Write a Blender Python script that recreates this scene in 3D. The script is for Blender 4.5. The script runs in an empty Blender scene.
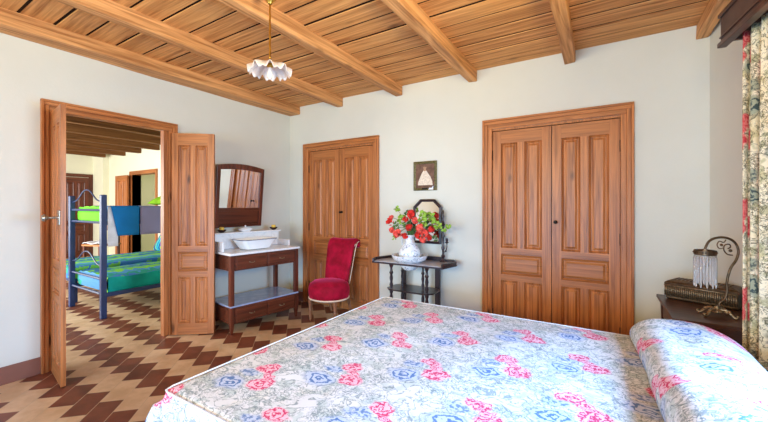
import bpy, bmesh, math, random
from mathutils import Matrix, Vector
random.seed(7)
PI = math.pi
COL = bpy.context.scene.collection
SC = bpy.context.scene

# ------------------------------------------------------------------ node helpers
class NT:
    def __init__(s, name, rough=.6, spec=.3, metal=0.0):
        s.mat = bpy.data.materials.new(name); s.mat.use_nodes = True
        s.t = s.mat.node_tree; s.n = s.t.nodes; s.l = s.t.links
        s.b = s.n['Principled BSDF']
        s.b.inputs['Roughness'].default_value = rough
        s.b.inputs['Specular IOR Level'].default_value = spec
        s.b.inputs['Metallic'].default_value = metal
    def new(s, typ, **kw):
        n = s.n.new(typ)
        for k, v in kw.items(): setattr(n, k, v)
        return n
    def put(s, inp, v):
        if isinstance(v, bpy.types.NodeSocket): s.l.new(v, inp)
        else: inp.default_value = v
    def m(s, op, a, b=0.0, c=0.0, clamp=False):
        n = s.new('ShaderNodeMath', operation=op, use_clamp=clamp)
        s.put(n.inputs[0], a); s.put(n.inputs[1], b)
        if op in ('MULTIPLY_ADD', 'WRAP', 'COMPARE', 'SMOOTH_MIN'): s.put(n.inputs[2], c)
        return n.outputs[0]
    def ramp(s, v, stops, interp='LINEAR'):
        n = s.new('ShaderNodeValToRGB'); n.color_ramp.interpolation = interp
        e = n.color_ramp.elements
        while len(e) < len(stops): e.new(.5)
        for k, (p, c) in enumerate(stops):
            e[k].position = p; e[k].color = (c[0], c[1], c[2], 1)
        s.put(n.inputs[0], v); return n.outputs[0]
    def sm(s, v, lo, hi):                                 # smoothstep
        n = s.new('ShaderNodeMapRange', interpolation_type='SMOOTHSTEP')
        s.put(n.inputs[0], v); n.inputs[1].default_value = lo; n.inputs[2].default_value = hi
        return n.outputs[0]
    def mix(s, f, a, b, mode='MIX'):
        n = s.new('ShaderNodeMix', data_type='RGBA', blend_type=mode)
        s.put(n.inputs[0], f)
        for i, v in ((6, a), (7, b)):
            if isinstance(v, bpy.types.NodeSocket): s.l.new(v, n.inputs[i])
            else: n.inputs[i].default_value = (v[0], v[1], v[2], 1)
        return n.outputs[2]
    def noise(s, vec, scale, detail=2.0, rough=.5, dist=0.0, out=0):
        n = s.new('ShaderNodeTexNoise')
        if vec is not None: s.l.new(vec, n.inputs['Vector'])
        n.inputs['Scale'].default_value = scale; n.inputs['Detail'].default_value = detail
        n.inputs['Roughness'].default_value = rough; n.inputs['Distortion'].default_value = dist
        return n.outputs[out]
    def obj(s, scale=(1, 1, 1), rot=(0, 0, 0), loc=(0, 0, 0), uv=False, src=None):
        tc = s.new('ShaderNodeTexCoord'); mp = s.new('ShaderNodeMapping')
        s.l.new(src if src is not None else tc.outputs['UV' if uv else 'Object'], mp.inputs[0])
        mp.inputs['Scale'].default_value = scale; mp.inputs['Rotation'].default_value = rot; mp.inputs['Location'].default_value = loc
        return mp.outputs[0]
    def xyz(s, v):
        n = s.new('ShaderNodeSeparateXYZ'); s.l.new(v, n.inputs[0]); return n.outputs
    def vec(s, x, y, z=0.0):
        n = s.new('ShaderNodeCombineXYZ'); s.put(n.inputs[0], x); s.put(n.inputs[1], y); s.put(n.inputs[2], z); return n.outputs[0]
    def color(s, c): 
        if isinstance(c, bpy.types.NodeSocket): s.l.new(c, s.b.inputs['Base Color'])
        else: s.b.inputs['Base Color'].default_value = (c[0], c[1], c[2], 1)
        return s
    def bump(s, h, strength=.2, dist=.01):
        n = s.new('ShaderNodeBump'); s.put(n.inputs['Height'], h)
        n.inputs['Strength'].default_value = strength; n.inputs['Distance'].default_value = dist
        s.l.new(n.outputs[0], s.b.inputs['Normal']); return s
def rgb(r, g, b):
    f = lambda v: (v/255/12.92) if v/255 <= .04045 else ((v/255+.055)/1.055)**2.4
    return (f(r), f(g), f(b))

def plain(name, c, rough=.5, spec=.4, metal=0.0, var=.12, scale=8):
    t = NT(name, rough, spec, metal)
    nz = t.noise(t.obj(), scale, 3)
    t.color(t.mix(t.sm(nz, .3, .7), tuple(v*(1-var) for v in c), tuple(min(1, v*(1+var)) for v in c)))
    return t.mat

def wood(name, dark, light, axis=2, rough=.45, spec=.35, grain=1.0, knots=.5, bump=.25, isl=True):
    t = NT(name, rough, spec)
    base = t.obj()
    if isl:
        g = t.new('ShaderNodeNewGeometry'); rnd = g.outputs['Random Per Island']
        ad = t.new('ShaderNodeVectorMath', operation='ADD')
        t.l.new(base, ad.inputs[0]); t.l.new(t.vec(t.m('MULTIPLY', rnd, 37.0), t.m('MULTIPLY', rnd, 91.0), t.m('MULTIPLY', rnd, 53.0)), ad.inputs[1])
        base = ad.outputs[0]
    sc = [46*grain]*3; sc[axis] = 1.5*grain
    st = t.obj(scale=tuple(sc), src=base)
    n1 = t.noise(st, 1.0, 6, .62, .6)
    sc2 = [9*grain]*3; sc2[axis] = .5*grain
    n2 = t.noise(t.obj(scale=tuple(sc2), src=base), 1.0, 3, .55, .9)
    rings = t.m('SINE', t.m('MULTIPLY', n2, 34.0))
    v = t.m('ADD', t.m('MULTIPLY', n1, .86), t.m('MULTIPLY', t.m('MULTIPLY_ADD', rings, .5, .5), .14))
    col = t.ramp(v, [(.28, dark), (.5, tuple((a*.45+b*.55) for a, b in zip(dark, light))), (.72, light)])
    if knots:
        sk = [5.0]*3; sk[axis] = 2.2
        vo = t.new('ShaderNodeTexVoronoi'); t.l.new(t.obj(scale=tuple(sk), src=base), vo.inputs['Vector']); vo.inputs['Scale'].default_value = 1.0
        k = t.m('SUBTRACT', 1.0, t.sm(vo.outputs['Distance'], .05, .17))
        col = t.mix(t.m('MULTIPLY', k, knots), col, tuple(c*.3 for c in dark))
    if isl:
        col = t.mix(t.m('MULTIPLY', rnd, .35), col, tuple(c*.62 for c in light), 'MIX')
    t.color(col); t.bump(v, bump, .004)
    return t.mat

def floral(name, ground, pinkD, pinkL, blueD, blueL, line, line2, off=(0, 0), dens=1.0, rough=.8, tan=None, s=1.0):
    """Rose and leaf print laid out in metres on the cloth's own UV."""
    t = NT(name, rough, .15)
    uv = t.obj(uv=True, scale=(s, s, s))
    dn = t.noise(uv, 16.0, 3, .5, 0, 1); q = t.xyz(dn); p = t.xyz(uv)
    U = t.m('ADD', p[0], t.m('MULTIPLY', t.m('SUBTRACT', q[0], .5), .07))
    V = t.m('ADD', p[1], t.m('MULTIPLY', t.m('SUBTRACT', q[1], .5), .07))
    u = t.m('SUBTRACT', U, off[0]); v = t.m('SUBTRACT', V, off[1])
    k = t.m('FLOOR', t.m('DIVIDE', t.m('ADD', u, .15), .30))
    a = t.m('SUBTRACT', u, t.m('MULTIPLY', k, .30))
    b = t.m('WRAP', t.m('SUBTRACT', v, t.m('MULTIPLY', k, .225)), .225, -.225)
    def blob(ax, by, rx, ry, lo=.65, hi=1.1, wrap=True):
        db = t.m('SUBTRACT', b, by)
        if wrap: db = t.m('WRAP', db, .225, -.225)
        da = t.m('SUBTRACT', a, ax)
        d = t.m('SQRT', t.m('ADD', t.m('POWER', t.m('DIVIDE', da, rx), 2.0), t.m('POWER', t.m('DIVIDE', db, ry), 2.0)))
        return t.m('SUBTRACT', 1.0, t.sm(d, lo, hi)), d
    vo = t.new('ShaderNodeTexVoronoi', feature='SMOOTH_F1'); t.l.new(t.vec(U, V), vo.inputs['Vector']); vo.inputs['Scale'].default_value = 42.0
    cell = vo.outputs['Distance']
    fine = t.noise(uv, 55.0, 3, .6)
    # scribbled leaves everywhere
    n1 = t.noise(uv, 13.0, 3, .6, 1.4)
    ln = t.m('SUBTRACT', 1.0, t.sm(t.m('ABSOLUTE', t.m('SUBTRACT', n1, .5)), .008, .032))
    n2 = t.noise(t.obj(scale=(1, 1.4, 1), loc=(5, 3, 0), src=uv), 34.0, 2, .5, 1.5)
    ln2 = t.m('SUBTRACT', 1.0, t.sm(t.m('ABSOLUTE', t.m('SUBTRACT', n2, .47)), .02, .06))
    area = t.sm(t.noise(t.obj(loc=(9, 1, 2), src=uv), 6.0, 2), .38, .58)
    leafmask = t.sm(t.noise(t.obj(loc=(2, 7, 1), src=uv), 14.0, 2), .52, .60)
    col = t.mix(t.m('MULTIPLY', leafmask, .55*dens), ground, line2)
    cream_ = t.sm(t.noise(t.obj(loc=(3, 3, 5), src=uv), 9.0, 2), .56, .66); col = t.mix(t.m('MULTIPLY', cream_, .4), col, tuple(g*f for g, f in zip(ground, (.98, .93, .78))))
    if tan: col = t.mix(t.m('MULTIPLY', t.sm(t.noise(uv, 8.0, 2), .5, .65), .5), col, tan)
    col = t.mix(t.m('MULTIPLY', ln, .75*dens), col, line)
    col = t.mix(t.m('MULTIPLY', t.m('MULTIPLY', ln2, area), .7*dens), col, line)
    # blue bloom made of ring petals
    bm, bd = blob(-.055, -.155, .085, .06)
    rings = t.sm(t.m('SINE', t.m('ADD', t.m('MULTIPLY', bd, 17.0), t.m('MULTIPLY', fine, 9.0))), -.1, .6)
    col = t.mix(bm, col, t.mix(rings, blueL, blueD))
    bm2, bd2 = blob(-.06, -.05, .055, .035)
    col = t.mix(t.m('MULTIPLY', bm2, .9), col, t.mix(t.sm(fine, .46, .56), blueL, blueD))
    # two roses
    for (ax, by, rx, ry) in ((0, .012, .060, .048), (.072, -.092, .064, .054), (.045, -.035, .034, .024)):
        mk, d = blob(ax, by, rx, ry, .75, 1.05)
        petals = t.sm(t.m('SINE', t.m('ADD', t.m('MULTIPLY', d, 11.0), t.m('ADD', t.m('MULTIPLY', fine, 16.0), t.m('MULTIPLY', cell, 10.0)))), -.35, .75)
        col = t.mix(mk, col, t.mix(petals, pinkL, pinkD))
    t.color(col)
    wv = t.noise(uv, 400.0, 1)
    t.bump(t.m('ADD', t.m('MULTIPLY', wv, .1), t.noise(uv, 7.0, 2)), .25, .01)
    return t.mat

# ------------------------------------------------------------------ mesh builder
class MB:
    def __init__(s): s.v = []; s.f = []; s.uv = None; s.mi = []; s.cur = 0; s.M = Matrix.Identity(4)
    def add(s, vs, fs):
        k = len(s.v); s.v += [tuple(s.M @ Vector(p)) for p in vs]
        for f in fs: s.f.append(tuple(i+k for i in f)); s.mi.append(s.cur)
        return s
    def box(s, x0, x1, y0, y1, z0, z1):
        return s.add([(x0,y0,z0),(x1,y0,z0),(x1,y1,z0),(x0,y1,z0),(x0,y0,z1),(x1,y0,z1),(x1,y1,z1),(x0,y1,z1)],
                     [(0,3,2,1),(4,5,6,7),(0,1,5,4),(1,2,6,5),(2,3,7,6),(3,0,4,7)])
    def loft(s, loops, cap=True, closed=False):
        n = len(loops[0]); vs = [p for L in loops for p in L]; fs = []
        m = len(loops)
        for i in range(m if closed else m-1):
            a, b = i*n, ((i+1) % m)*n
            for j in range(n): fs.append((a+j, a+(j+1) % n, b+(j+1) % n, b+j))
        if cap and not closed: fs += [tuple(range(n-1, -1, -1)), tuple(range((m-1)*n, m*n))]
        return s.add(vs, fs)
    def lathe(s, prof, n=24, c=(0, 0, 0), sx=1, sy=1):
        loops = [[(c[0]+r*sx*math.cos(2*PI*k/n), c[1]+r*sy*math.sin(2*PI*k/n), c[2]+z) for k in range(n)] for r, z in prof]
        return s.loft(loops)
    def tube(s, pts, r, n=8, closed=False):
        pts = [Vector(p) for p in pts]; rs = r if isinstance(r, (list, tuple)) else [r]*len(pts)
        loops = []; up = None
        for i, p in enumerate(pts):
            a = pts[i-1] if (i > 0 or closed) else pts[i]; b = pts[(i+1) % len(pts)] if (i < len(pts)-1 or closed) else pts[i]
            d = (b-a).normalized()
            if up is None: up = d.orthogonal().normalized()
            up = (up - d*up.dot(d)); up = up.normalized() if up.length > 1e-6 else d.orthogonal().normalized()
            w = d.cross(up)
            loops.append([tuple(p + (up*math.cos(2*PI*k/n) + w*math.sin(2*PI*k/n))*rs[i]) for k in range(n)])
        return s.loft(loops, closed=closed)
    def ball(s, c, r, n=10, sz=1.0):
        m = max(4, n//2)
        return s.lathe([(max(.0005, r*math.sin(PI*k/m)), -r*sz*math.cos(PI*k/m)) for k in range(m+1)], n, c)
    def prism(s, poly, z0, z1):
        n = len(poly)
        return s.add([(x, y, z0) for x, y in poly] + [(x, y, z1) for x, y in poly],
                     [tuple(range(n-1, -1, -1)), tuple(range(n, 2*n))] + [(j, (j+1) % n, n+(j+1) % n, n+j) for j in range(n)])
    def grid(s, fn, nu, nv, uvfn=None):
        k = len(s.v)
        for j in range(nv+1):
            for i in range(nu+1):
                s.v.append(tuple(s.M @ Vector(fn(i/nu, j/nv))))
                if uvfn:
                    if s.uv is None: s.uv = {}
                    s.uv[len(s.v)-1] = uvfn(i/nu, j/nv)
        for j in range(nv):
            for i in range(nu):
                a = k+j*(nu+1)+i; s.f.append((a, a+1, a+nu+2, a+nu+1)); s.mi.append(s.cur)
        return s
    def build(s, name, mats, parent=None, smooth=False, bevel=0, seg=2, solid=0, sub=0, fix=True):
        me = bpy.data.meshes.new(name); me.from_pydata(s.v, [], s.f); me.update()
        if fix:
            bm = bmesh.new(); bm.from_mesh(me); bmesh.ops.recalc_face_normals(bm, faces=bm.faces); bm.to_mesh(me); bm.free()
        if s.uv:
            L = me.uv_layers.new(name='UVMap')
            for lp in me.loops: L.data[lp.index].uv = s.uv.get(lp.vertex_index, (0, 0))
        for m in (mats if isinstance(mats, (list, tuple)) else [mats]): me.materials.append(m)
        for p, i in zip(me.polygons, s.mi): p.material_index = i
        if smooth:
            for p in me.polygons: p.use_smooth = True
            if smooth == 'auto': me.set_sharp_from_angle(angle=math.radians(38))
        o = bpy.data.objects.new(name, me); COL.objects.link(o)
        if parent: o.parent = parent
        if bevel:
            b = o.modifiers.new('bevel', 'BEVEL'); b.width = bevel; b.segments = seg; b.limit_method = 'ANGLE'; b.angle_limit = math.radians(40)
        if solid:
            b = o.modifiers.new('solid', 'SOLIDIFY'); b.thickness = solid; b.offset = 0
        if sub:
            b = o.modifiers.new('sub', 'SUBSURF'); b.levels = sub; b.render_levels = sub
        return o
def thing(name, label, cat, loc=(0, 0, 0), rz=0, group=None):
    o = bpy.data.objects.new(name, None); COL.objects.link(o); o.location = loc; o.rotation_euler = (0, 0, rz)
    o.empty_display_size = .05
    o['label'] = label; o['category'] = cat
    if group: o['group'] = group
    return o
def tag(o, label, cat, group=None, kind=None):
    o['label'] = label; o['category'] = cat
    if group: o['group'] = group
    if kind: o['kind'] = kind
    return o
def struct(o, label=None):
    o['kind'] = 'structure'
    if label: o['label'] = label
    return o
def copy_tree(o, parent=None):
    c = o.copy(); COL.objects.link(c)
    if parent: c.parent = parent
    for ch in [x for x in bpy.data.objects if x.parent == o and x is not c]: copy_tree(ch, c)
    return c
def catmull(pts, n=8):
    P = [Vector(p) for p in pts]; out = []
    for i in range(len(P)-1):
        p0, p1, p2, p3 = P[max(i-1, 0)], P[i], P[i+1], P[min(i+2, len(P)-1)]
        for k in range(n):
            t = k/n
            out.append(.5*((2*p1)+(p2-p0)*t+(2*p0-5*p1+4*p2-p3)*t*t+(3*p1-p0-3*p2+p3)*t**3))
    out.append(P[-1]); return [tuple(p) for p in out]

# ------------------------------------------------------------------ materials
M = {}
def wallmat(name, c):
    t = NT(name, .92, .1)
    o = t.obj(); n = t.noise(o, 2.2, 5, .6)
    t.color(t.mix(t.sm(n, .3, .7), tuple(v*.965 for v in c), c))
    t.bump(t.m('ADD', t.noise(o, 60, 3), t.m('MULTIPLY', t.noise(o, 4, 2), 3.0)), .08, .01); return t.mat
M['wall'] = wallmat('limewashed_plaster', rgb(217, 216, 206))
M['wall2'] = wallmat('cream_plaster', rgb(238, 238, 214))
M['pine'] = wood('honey_pine', rgb(116, 60, 26), rgb(212, 134, 76), 2, .4, .4, 1, .9, .2)
M['pine_h'] = wood('honey_pine_across', rgb(112, 58, 24), rgb(206, 130, 72), 0, .4, .4, 1, .4, .2)
M['pine_y'] = wood('honey_pine_along', rgb(112, 58, 24), rgb(206, 130, 72), 1, .4, .4, 1, .4, .2)
M['board'] = wood('ceiling_board_pine', rgb(150, 84, 38), rgb(248, 182, 112), 0, .6, .2, .75, .6, .5)
M['beam'] = wood('beam_pine', rgb(142, 84, 42), rgb(240, 178, 116), 1, .6, .2, .8, .4, .6)
M['board_shade'] = wood('shade_dark_ceiling_board', rgb(70, 42, 20), rgb(130, 88, 52), 0, .7, .2, .75, .4, .4)  # shade of the bunk room ceiling painted in as darker boards and beams
M['beam_shade'] = wood('shade_dark_beam', rgb(74, 44, 20), rgb(136, 92, 52), 1, .7, .2, .8, .4, .5)
M['seam_shade'] = plain('dark_seam_shade', rgb(40, 24, 12), .9, .1)
M['mahog'] = wood('mahogany', rgb(52, 22, 14), rgb(122, 62, 40), 0, .32, .5, .8, 0, .12)
M['mahog_z'] = wood('mahogany_upright', rgb(52, 22, 14), rgb(118, 58, 38), 2, .32, .5, .8, 0, .12)
M['ebony'] = wood('ebonised_wood', rgb(24, 17, 20), rgb(62, 46, 50), 2, .28, .6, 1, 0, .1)
M['walnut'] = wood('dark_walnut', rgb(44, 24, 18), rgb(92, 54, 40), 0, .35, .5, .8, 0, .12)
M['brass'] = plain('brass', rgb(205, 160, 70), .28, .5, 1.0)
M['chrome'] = plain('worn_chrome', rgb(160, 152, 140), .38, .5, 1.0)
M['iron'] = plain('black_iron', rgb(30, 28, 28), .5, .4, .6)
M['bronze'] = plain('aged_bronze', rgb(98, 78, 58), .42, .5, .8, .35, 40)
M['pewter'] = plain('tarnished_metal', rgb(150, 128, 100), .4, .5, .8, .35, 60)
M['cerw'] = plain('white_glazed_ceramic', rgb(236, 238, 240), .15, .6, 0, .02)
M['cream_trim'] = plain('cream_braid', rgb(238, 214, 190), .8, .2)
M['marble'] = None
t = NT('white_marble', .22, .5); o_ = t.obj()
n = t.noise(o_, 5, 5, .6, 1.5); t.color(t.mix(t.m('MULTIPLY', t.m('SUBTRACT', 1.0, t.sm(t.m('ABSOLUTE', t.m('SUBTRACT', n, .5)), .0, .04)), .18), rgb(238, 239, 241), rgb(160, 165, 172))); M['marble'] = t.mat
t = NT('grey_blue_marble', .12, .6); o_ = t.obj()
n = t.noise(o_, 6, 5, .6, 1.5); t.color(t.mix(t.sm(n, .3, .7), rgb(140, 156, 190), rgb(160, 174, 204))); M['bmarble'] = t.mat
t = NT('red_velvet', .75, .2); o_ = t.obj(); n = t.noise(o_, 9, 3, .6)
t.color(t.mix(t.sm(n, .3, .7), rgb(140, 2, 32), rgb(180, 8, 50)))
t.b.inputs['Sheen Weight'].default_value = .8; t.b.inputs['Sheen Roughness'].default_value = .35
t.put(t.b.inputs['Sheen Tint'], (1, .12, .3, 1)); t.bump(t.noise(o_, 300, 2), .15, .002); M['velvet'] = t.mat
t = NT('mirror_glass', .02, .5, 1.0); t.color(t.mix(t.sm(t.noise(t.obj(), 3, 2), .4, .7), (.9, .9, .88), (.84, .85, .84))); M['mirror'] = t.mat
def glassy(name, c, rough, trans, alpha=1.0):
    t = NT(name, rough, .5); t.color(t.mix(t.noise(t.obj(), 20, 2), c, tuple(v*.95 for v in c)))
    t.b.inputs['Transmission Weight'].default_value = trans; t.b.inputs['Alpha'].default_value = alpha
    t.b.inputs['IOR'].default_value = 1.3
    return t.mat
M['crystal'] = glassy('clear_glass_rod', (.97, .98, 1), .08, .75)
M['opal'] = glassy('frosted_opal_glass', rgb(250, 238, 228), .35, .35)
# porcelain with blue sprigs
t = NT('blue_sprig_porcelain', .18, .6); o_ = t.obj(); n = t.noise(o_, 16, 3, .6, .8)
t.color(t.mix(t.m('MULTIPLY', t.m('SUBTRACT', 1.0, t.sm(t.m('ABSOLUTE', t.m('SUBTRACT', n, .56)), .0, .035)), .75), rgb(234, 238, 242), rgb(80, 100, 140))); M['china'] = t.mat
# floor tiles: rows of oblong tiles laid at 45 degrees, brown and cream stepping across
t = NT('terracotta_cream_tiles', .42, .35)
o_ = t.obj(); x_, y_, z_ = t.xyz(o_)
r2 = math.sqrt(.5); W = .15
p = t.m('MULTIPLY', t.m('ADD', x_, y_), r2); q = t.m('MULTIPLY', t.m('SUBTRACT', y_, x_), r2)
c_ = t.m('FLOOR', t.m('DIVIDE', p, W))
q2 = t.m('SUBTRACT', t.m('ADD', q, t.m('MULTIPLY', c_, W)), -.057 + .6)
q2 = t.m('ADD', q2, 60.0)
f6 = t.m('DIVIDE', q2, .3); fi = t.m('FLOOR', f6); par = t.m('MODULO', fi, 2.0)
wn = t.new('ShaderNodeTexWhiteNoise', noise_dimensions='2D'); t.l.new(t.vec(c_, fi), wn.inputs['Vector'])
nn = t.noise(o_, 5, 5, .6)
cream = t.mix(t.sm(nn, .3, .7), rgb(196, 164, 128), rgb(222, 194, 160))
brown = t.mix(t.sm(nn, .3, .7), rgb(92, 50, 36), rgb(128, 72, 52))
col = t.mix(t.sm(par, .4, .6), brown, cream)
col = t.mix(t.m('MULTIPLY', wn.outputs[0], .28), col, t.mix(t.sm(par, .4, .6), rgb(140, 88, 66), rgb(186, 148, 112)))
fp = t.m('FRACT', t.m('DIVIDE', p, W)); ep = t.m('MULTIPLY', t.m('MINIMUM', fp, t.m('SUBTRACT', 1.0, fp)), W)
fq = t.m('FRACT', f6); eq = t.m('MULTIPLY', t.m('MINIMUM', fq, t.m('SUBTRACT', 1.0, fq)), .3)
ed = t.sm(t.m('MINIMUM', ep, eq), .001, .0028)
col = t.mix(ed, rgb(190, 168, 140), col); t.color(col)
t.bump(t.m('ADD', ed, t.m('MULTIPLY', nn, .3)), .25, .004); M['tiles'] = t.mat
M['skirt'] = plain('terracotta_skirting', rgb(138, 92, 78), .55, .3, 0, .1, 3)
M['spread'] = floral('rose_print_quilted_cotton', rgb(226, 229, 230), rgb(214, 64, 108), rgb(240, 196, 210), rgb(98, 130, 180), rgb(196, 209, 230),
                     rgb(120, 138, 140), rgb(184, 200, 194), (-1.29, 1.08), 1.0)
M['curtain'] = floral('rose_print_curtain_cotton', rgb(240, 228, 196), rgb(190, 50, 58), rgb(222, 120, 112), rgb(70, 84, 82), rgb(160, 164, 138),
                      rgb(74, 72, 50), rgb(150, 150, 92), (.1, 1.4), 1.0, .85, rgb(222, 200, 146), 1.05)
M['piping'] = plain('white_piping', rgb(222, 222, 220), .8, .2)
M['linen'] = plain('white_linen', rgb(225, 230, 240), .85, .1)
# striped brushed print of the bunk covers
def bunkmat(name, stops, ax, scale=1.0):
    t = NT(name, .8, .15); v = t.obj(); pq = t.xyz(v); n = t.noise(t.obj(scale=(1.5, 5, 3) if ax == 0 else (5, 1.5, 3)), 1.2, 3, .6, .7)
    val = t.m('FRACT', t.m('ADD', t.m('MULTIPLY', pq[ax], scale), t.m('MULTIPLY', n, .75)))
    t.color(t.ramp(val, stops, 'CONSTANT')); return t.mat
BG = [(0, rgb(112, 190, 84)), (.16, rgb(42, 110, 172)), (.30, rgb(90, 176, 130)), (.42, rgb(132, 206, 70)), (.58, rgb(80, 150, 205)), (.72, rgb(40, 150, 130)), (.86, rgb(60, 120, 190))]
M['cover'] = bunkmat('green_blue_brushed_print', BG, 0, 1.15)
M['cover_end'] = bunkmat('blue_lime_cover_end', [(0, rgb(90, 150, 210)), (.55, rgb(150, 215, 70)), (.8, rgb(60, 170, 150))], 0, .9)
M['lime_end'] = bunkmat('lime_blue_cover_end', [(0, rgb(104, 198, 48)), (.62, rgb(110, 170, 220)), (.85, rgb(60, 170, 150))], 0, .8)
M['teal'] = plain('teal_cotton', rgb(24, 168, 158), .8, .15, 0, .25, 4)
M['blue_sheet'] = plain('blue_cotton', rgb(30, 126, 200), .8, .15, 0, .15, 3)
M['lav'] = plain('grey_lilac_cotton', rgb(150, 156, 206), .8, .15, 0, .06, 3)
M['navy'] = plain('navy_painted_steel', rgb(34, 56, 104), .35, .5, 0, .15, 5)
M['lime'] = plain('lime_cotton', rgb(140, 200, 40), .8, .15, 0, .2, 6)
M['leaf'] = plain('fresh_green_leaf', rgb(136, 170, 60), .6, .3, 0, .35, 30)
M['leafd'] = plain('dark_green_leaf', rgb(78, 112, 60), .6, .3, 0, .3, 30)
M['petal'] = plain('red_petal', rgb(208, 48, 40), .7, .2, 0, .25, 40)
M['petal2'] = plain('coral_petal', rgb(232, 90, 78), .7, .2, 0, .25, 40)
M['yellow'] = plain('yellow_wax', rgb(240, 196, 80), .5, .3)
M['black_ceramic'] = plain('dark_brown_wood_bowl', rgb(50, 30, 24), .4, .4)
M['greyv'] = plain('aged_valance_wood', rgb(86, 66, 58), .5, .3, 0, .2, 12)
M['rod_orange'] = M['pine_y']

# ------------------------------------------------------------------ setting
LX, BY, CZ = -3.84, 3.614, 2.76
fl = MB().box(-12.2, 1.9, -3.2, 4.5, -.1, 0).build('floor', M['tiles']); struct(fl)

c = MB()
c.cur = 1; c.box(-12.2, 1.9, -3.2, 4.5, 2.80, 2.9); c.cur = 0
y = BY - .0; k = 0
while y > -3.0:
    w = .205 + random.uniform(-.008, .008); dz = random.uniform(0, .008)
    c.cur = 0; c.box(LX, 1.6, y-w+.018, y, CZ+dz, 2.80); c.cur = 1; c.box(LX, 1.6, y-w, y-w+.018, CZ+.006, 2.80); y -= w  # flush dark strips paint in the shadow of the lapped board joints
y = 4.1
while y > -1.0:
    w = .205 + random.uniform(-.008, .008); dz = random.uniform(0, .006)
    c.cur = 2; c.box(-11.9, LX-.1, y-w+.012, y, CZ+dz, 2.80); y -= w
struct(c.build('ceiling', [M['board'], M['seam_shade'], M['board_shade']], bevel=.004))

# left wall with doorway
D1y0, D1y1, D1h = 1.03, 1.925, 2.13
w = MB()
w.box(LX-.2, LX, -3.0, D1y0-.04, 0, 2.80).box(LX-.2, LX, D1y1+.075, BY+.2, 0, 2.80).box(LX-.2, LX, D1y0-.04, D1y1+.075, D1h+.04, 2.80)
struct(w.build('wall_left', M['wall']))
# back wall with recesses for two pairs of doors
A0, A1 = -3.553+.085, -2.295-.085     # narrow doors
B0, B1 = -1.029+.095, .244-.095       # wide doors
w = MB()
for x0, x1 in ((LX, A0-.02), (A1+.02, B0-.02), (B1+.02, 1.5)): w.box(x0, x1, BY, BY+.2, 0, 2.80)
for x0, x1 in ((A0-.02, A1+.02), (B0-.02, B1+.02)): w.box(x0, x1, BY, BY+.2, 2.13, 2.80)
w.box(A0-.02, B1+.02, BY+.18, BY+.24, 0, 2.2)
struct(w.build('wall_back', M['wall']))
# right wall, slightly out of square, with a window opening
def rx(yv): return .72 + (BY - yv)*.1153
ang = math.atan(.1153)
W0, W1, WZ0, WZ1 = 1.62, 2.95, .95, 2.12       # along-wall distances from the corner
w = MB(); w.M = Matrix.Translation((.72, BY, 0)) @ Matrix.Rotation(ang, 4, 'Z')
w.box(0, .3, -W0, .0, 0, 2.80).box(0, .3, -6.8, -W1, 0, 2.80).box(0, .3, -W1, -W0, 0, WZ0).box(0, .3, -W1, -W0, WZ1, 2.80)
struct(w.build('wall_right', M['wall']))
# wall behind the camera with an added wide opening to bring in light
FY = -2.8
w = MB()
F0, F1, FZ = -3.0, .4, 2.3
w.box(LX, F0, FY-.2, FY, 0, 2.8).box(F1, 1.8, FY-.2, FY, 0, 2.8).box(F0, F1, FY-.2, FY, FZ, 2.8).box(F0, F1, FY-.2, FY, 0, .08)
struct(w.build('wall_front', M['wall']))
# second room
w = MB().box(-12.0, -11.8, -.7, 4.3, 0, 2.8); struct(w.build('wall_bunkroom_end', M['wall2']))
w = MB().box(-9.86, LX-.2, 4.1, 4.3, 0, 2.8).box(-11.8, -9.86, 4.1, 4.3, 2.12, 2.8)
w = MB(); w.box(-11.8, -9.86, 4.1, 4.3, 0, 2.8).box(-8.7, LX-.2, 4.1, 4.3, 0, 2.8).box(-9.86, -8.7, 4.1, 4.3, 2.14, 2.8).box(-11.8, -11.15, 3.96, 4.1, 0, 2.8)
struct(w.build('wall_bunkroom_back', M['wall2']))
w = MB().box(-11.8, -10.6, -.7, -.5, 0, 2.8).box(-5.2, LX-.2, -.7, -.5, 0, 2.8).box(-10.6, -5.2, -.7, -.5, 2.4, 2.8).box(-10.6, -5.2, -.7, -.5, 0, .6)  # opening added so the bunk room gets light
struct(w.build('wall_bunkroom_front', M['wall2']))
# hallway beyond the bunk room's doorway
w = MB().box(-10.6, -8.0, 5.6, 5.8, 0, 2.8).box(-10.8, -10.6, 4.3, 5.8, 0, 2.8).box(-8.0, -7.8, 4.3, 5.8, 0, 2.8).box(-10.8, -7.8, 4.3, 5.8, 2.4, 2.6).box(-10.8, -7.8, 4.5, 5.8, -.1, 0)
struct(w.build('wall_hallway', M['wall2']))

# skirtings
def skirt(name, x0, x1, y0, y1): struct(MB().box(x0, x1, y0, y1, 0, .135).build(name, M['skirt'], bevel=.004))
skirt('baseboard_left', LX, LX+.014, FY, .95)
skirt('baseboard_left_corner', LX, LX+.014, 2.01, BY)
skirt('baseboard_back', LX+.014, -3.555, BY-.014, BY)
skirt('baseboard_back_middle', -2.293, -1.031, BY-.014, BY)
skirt('baseboard_back_corner', .246, .70, BY-.014, BY)

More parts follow.
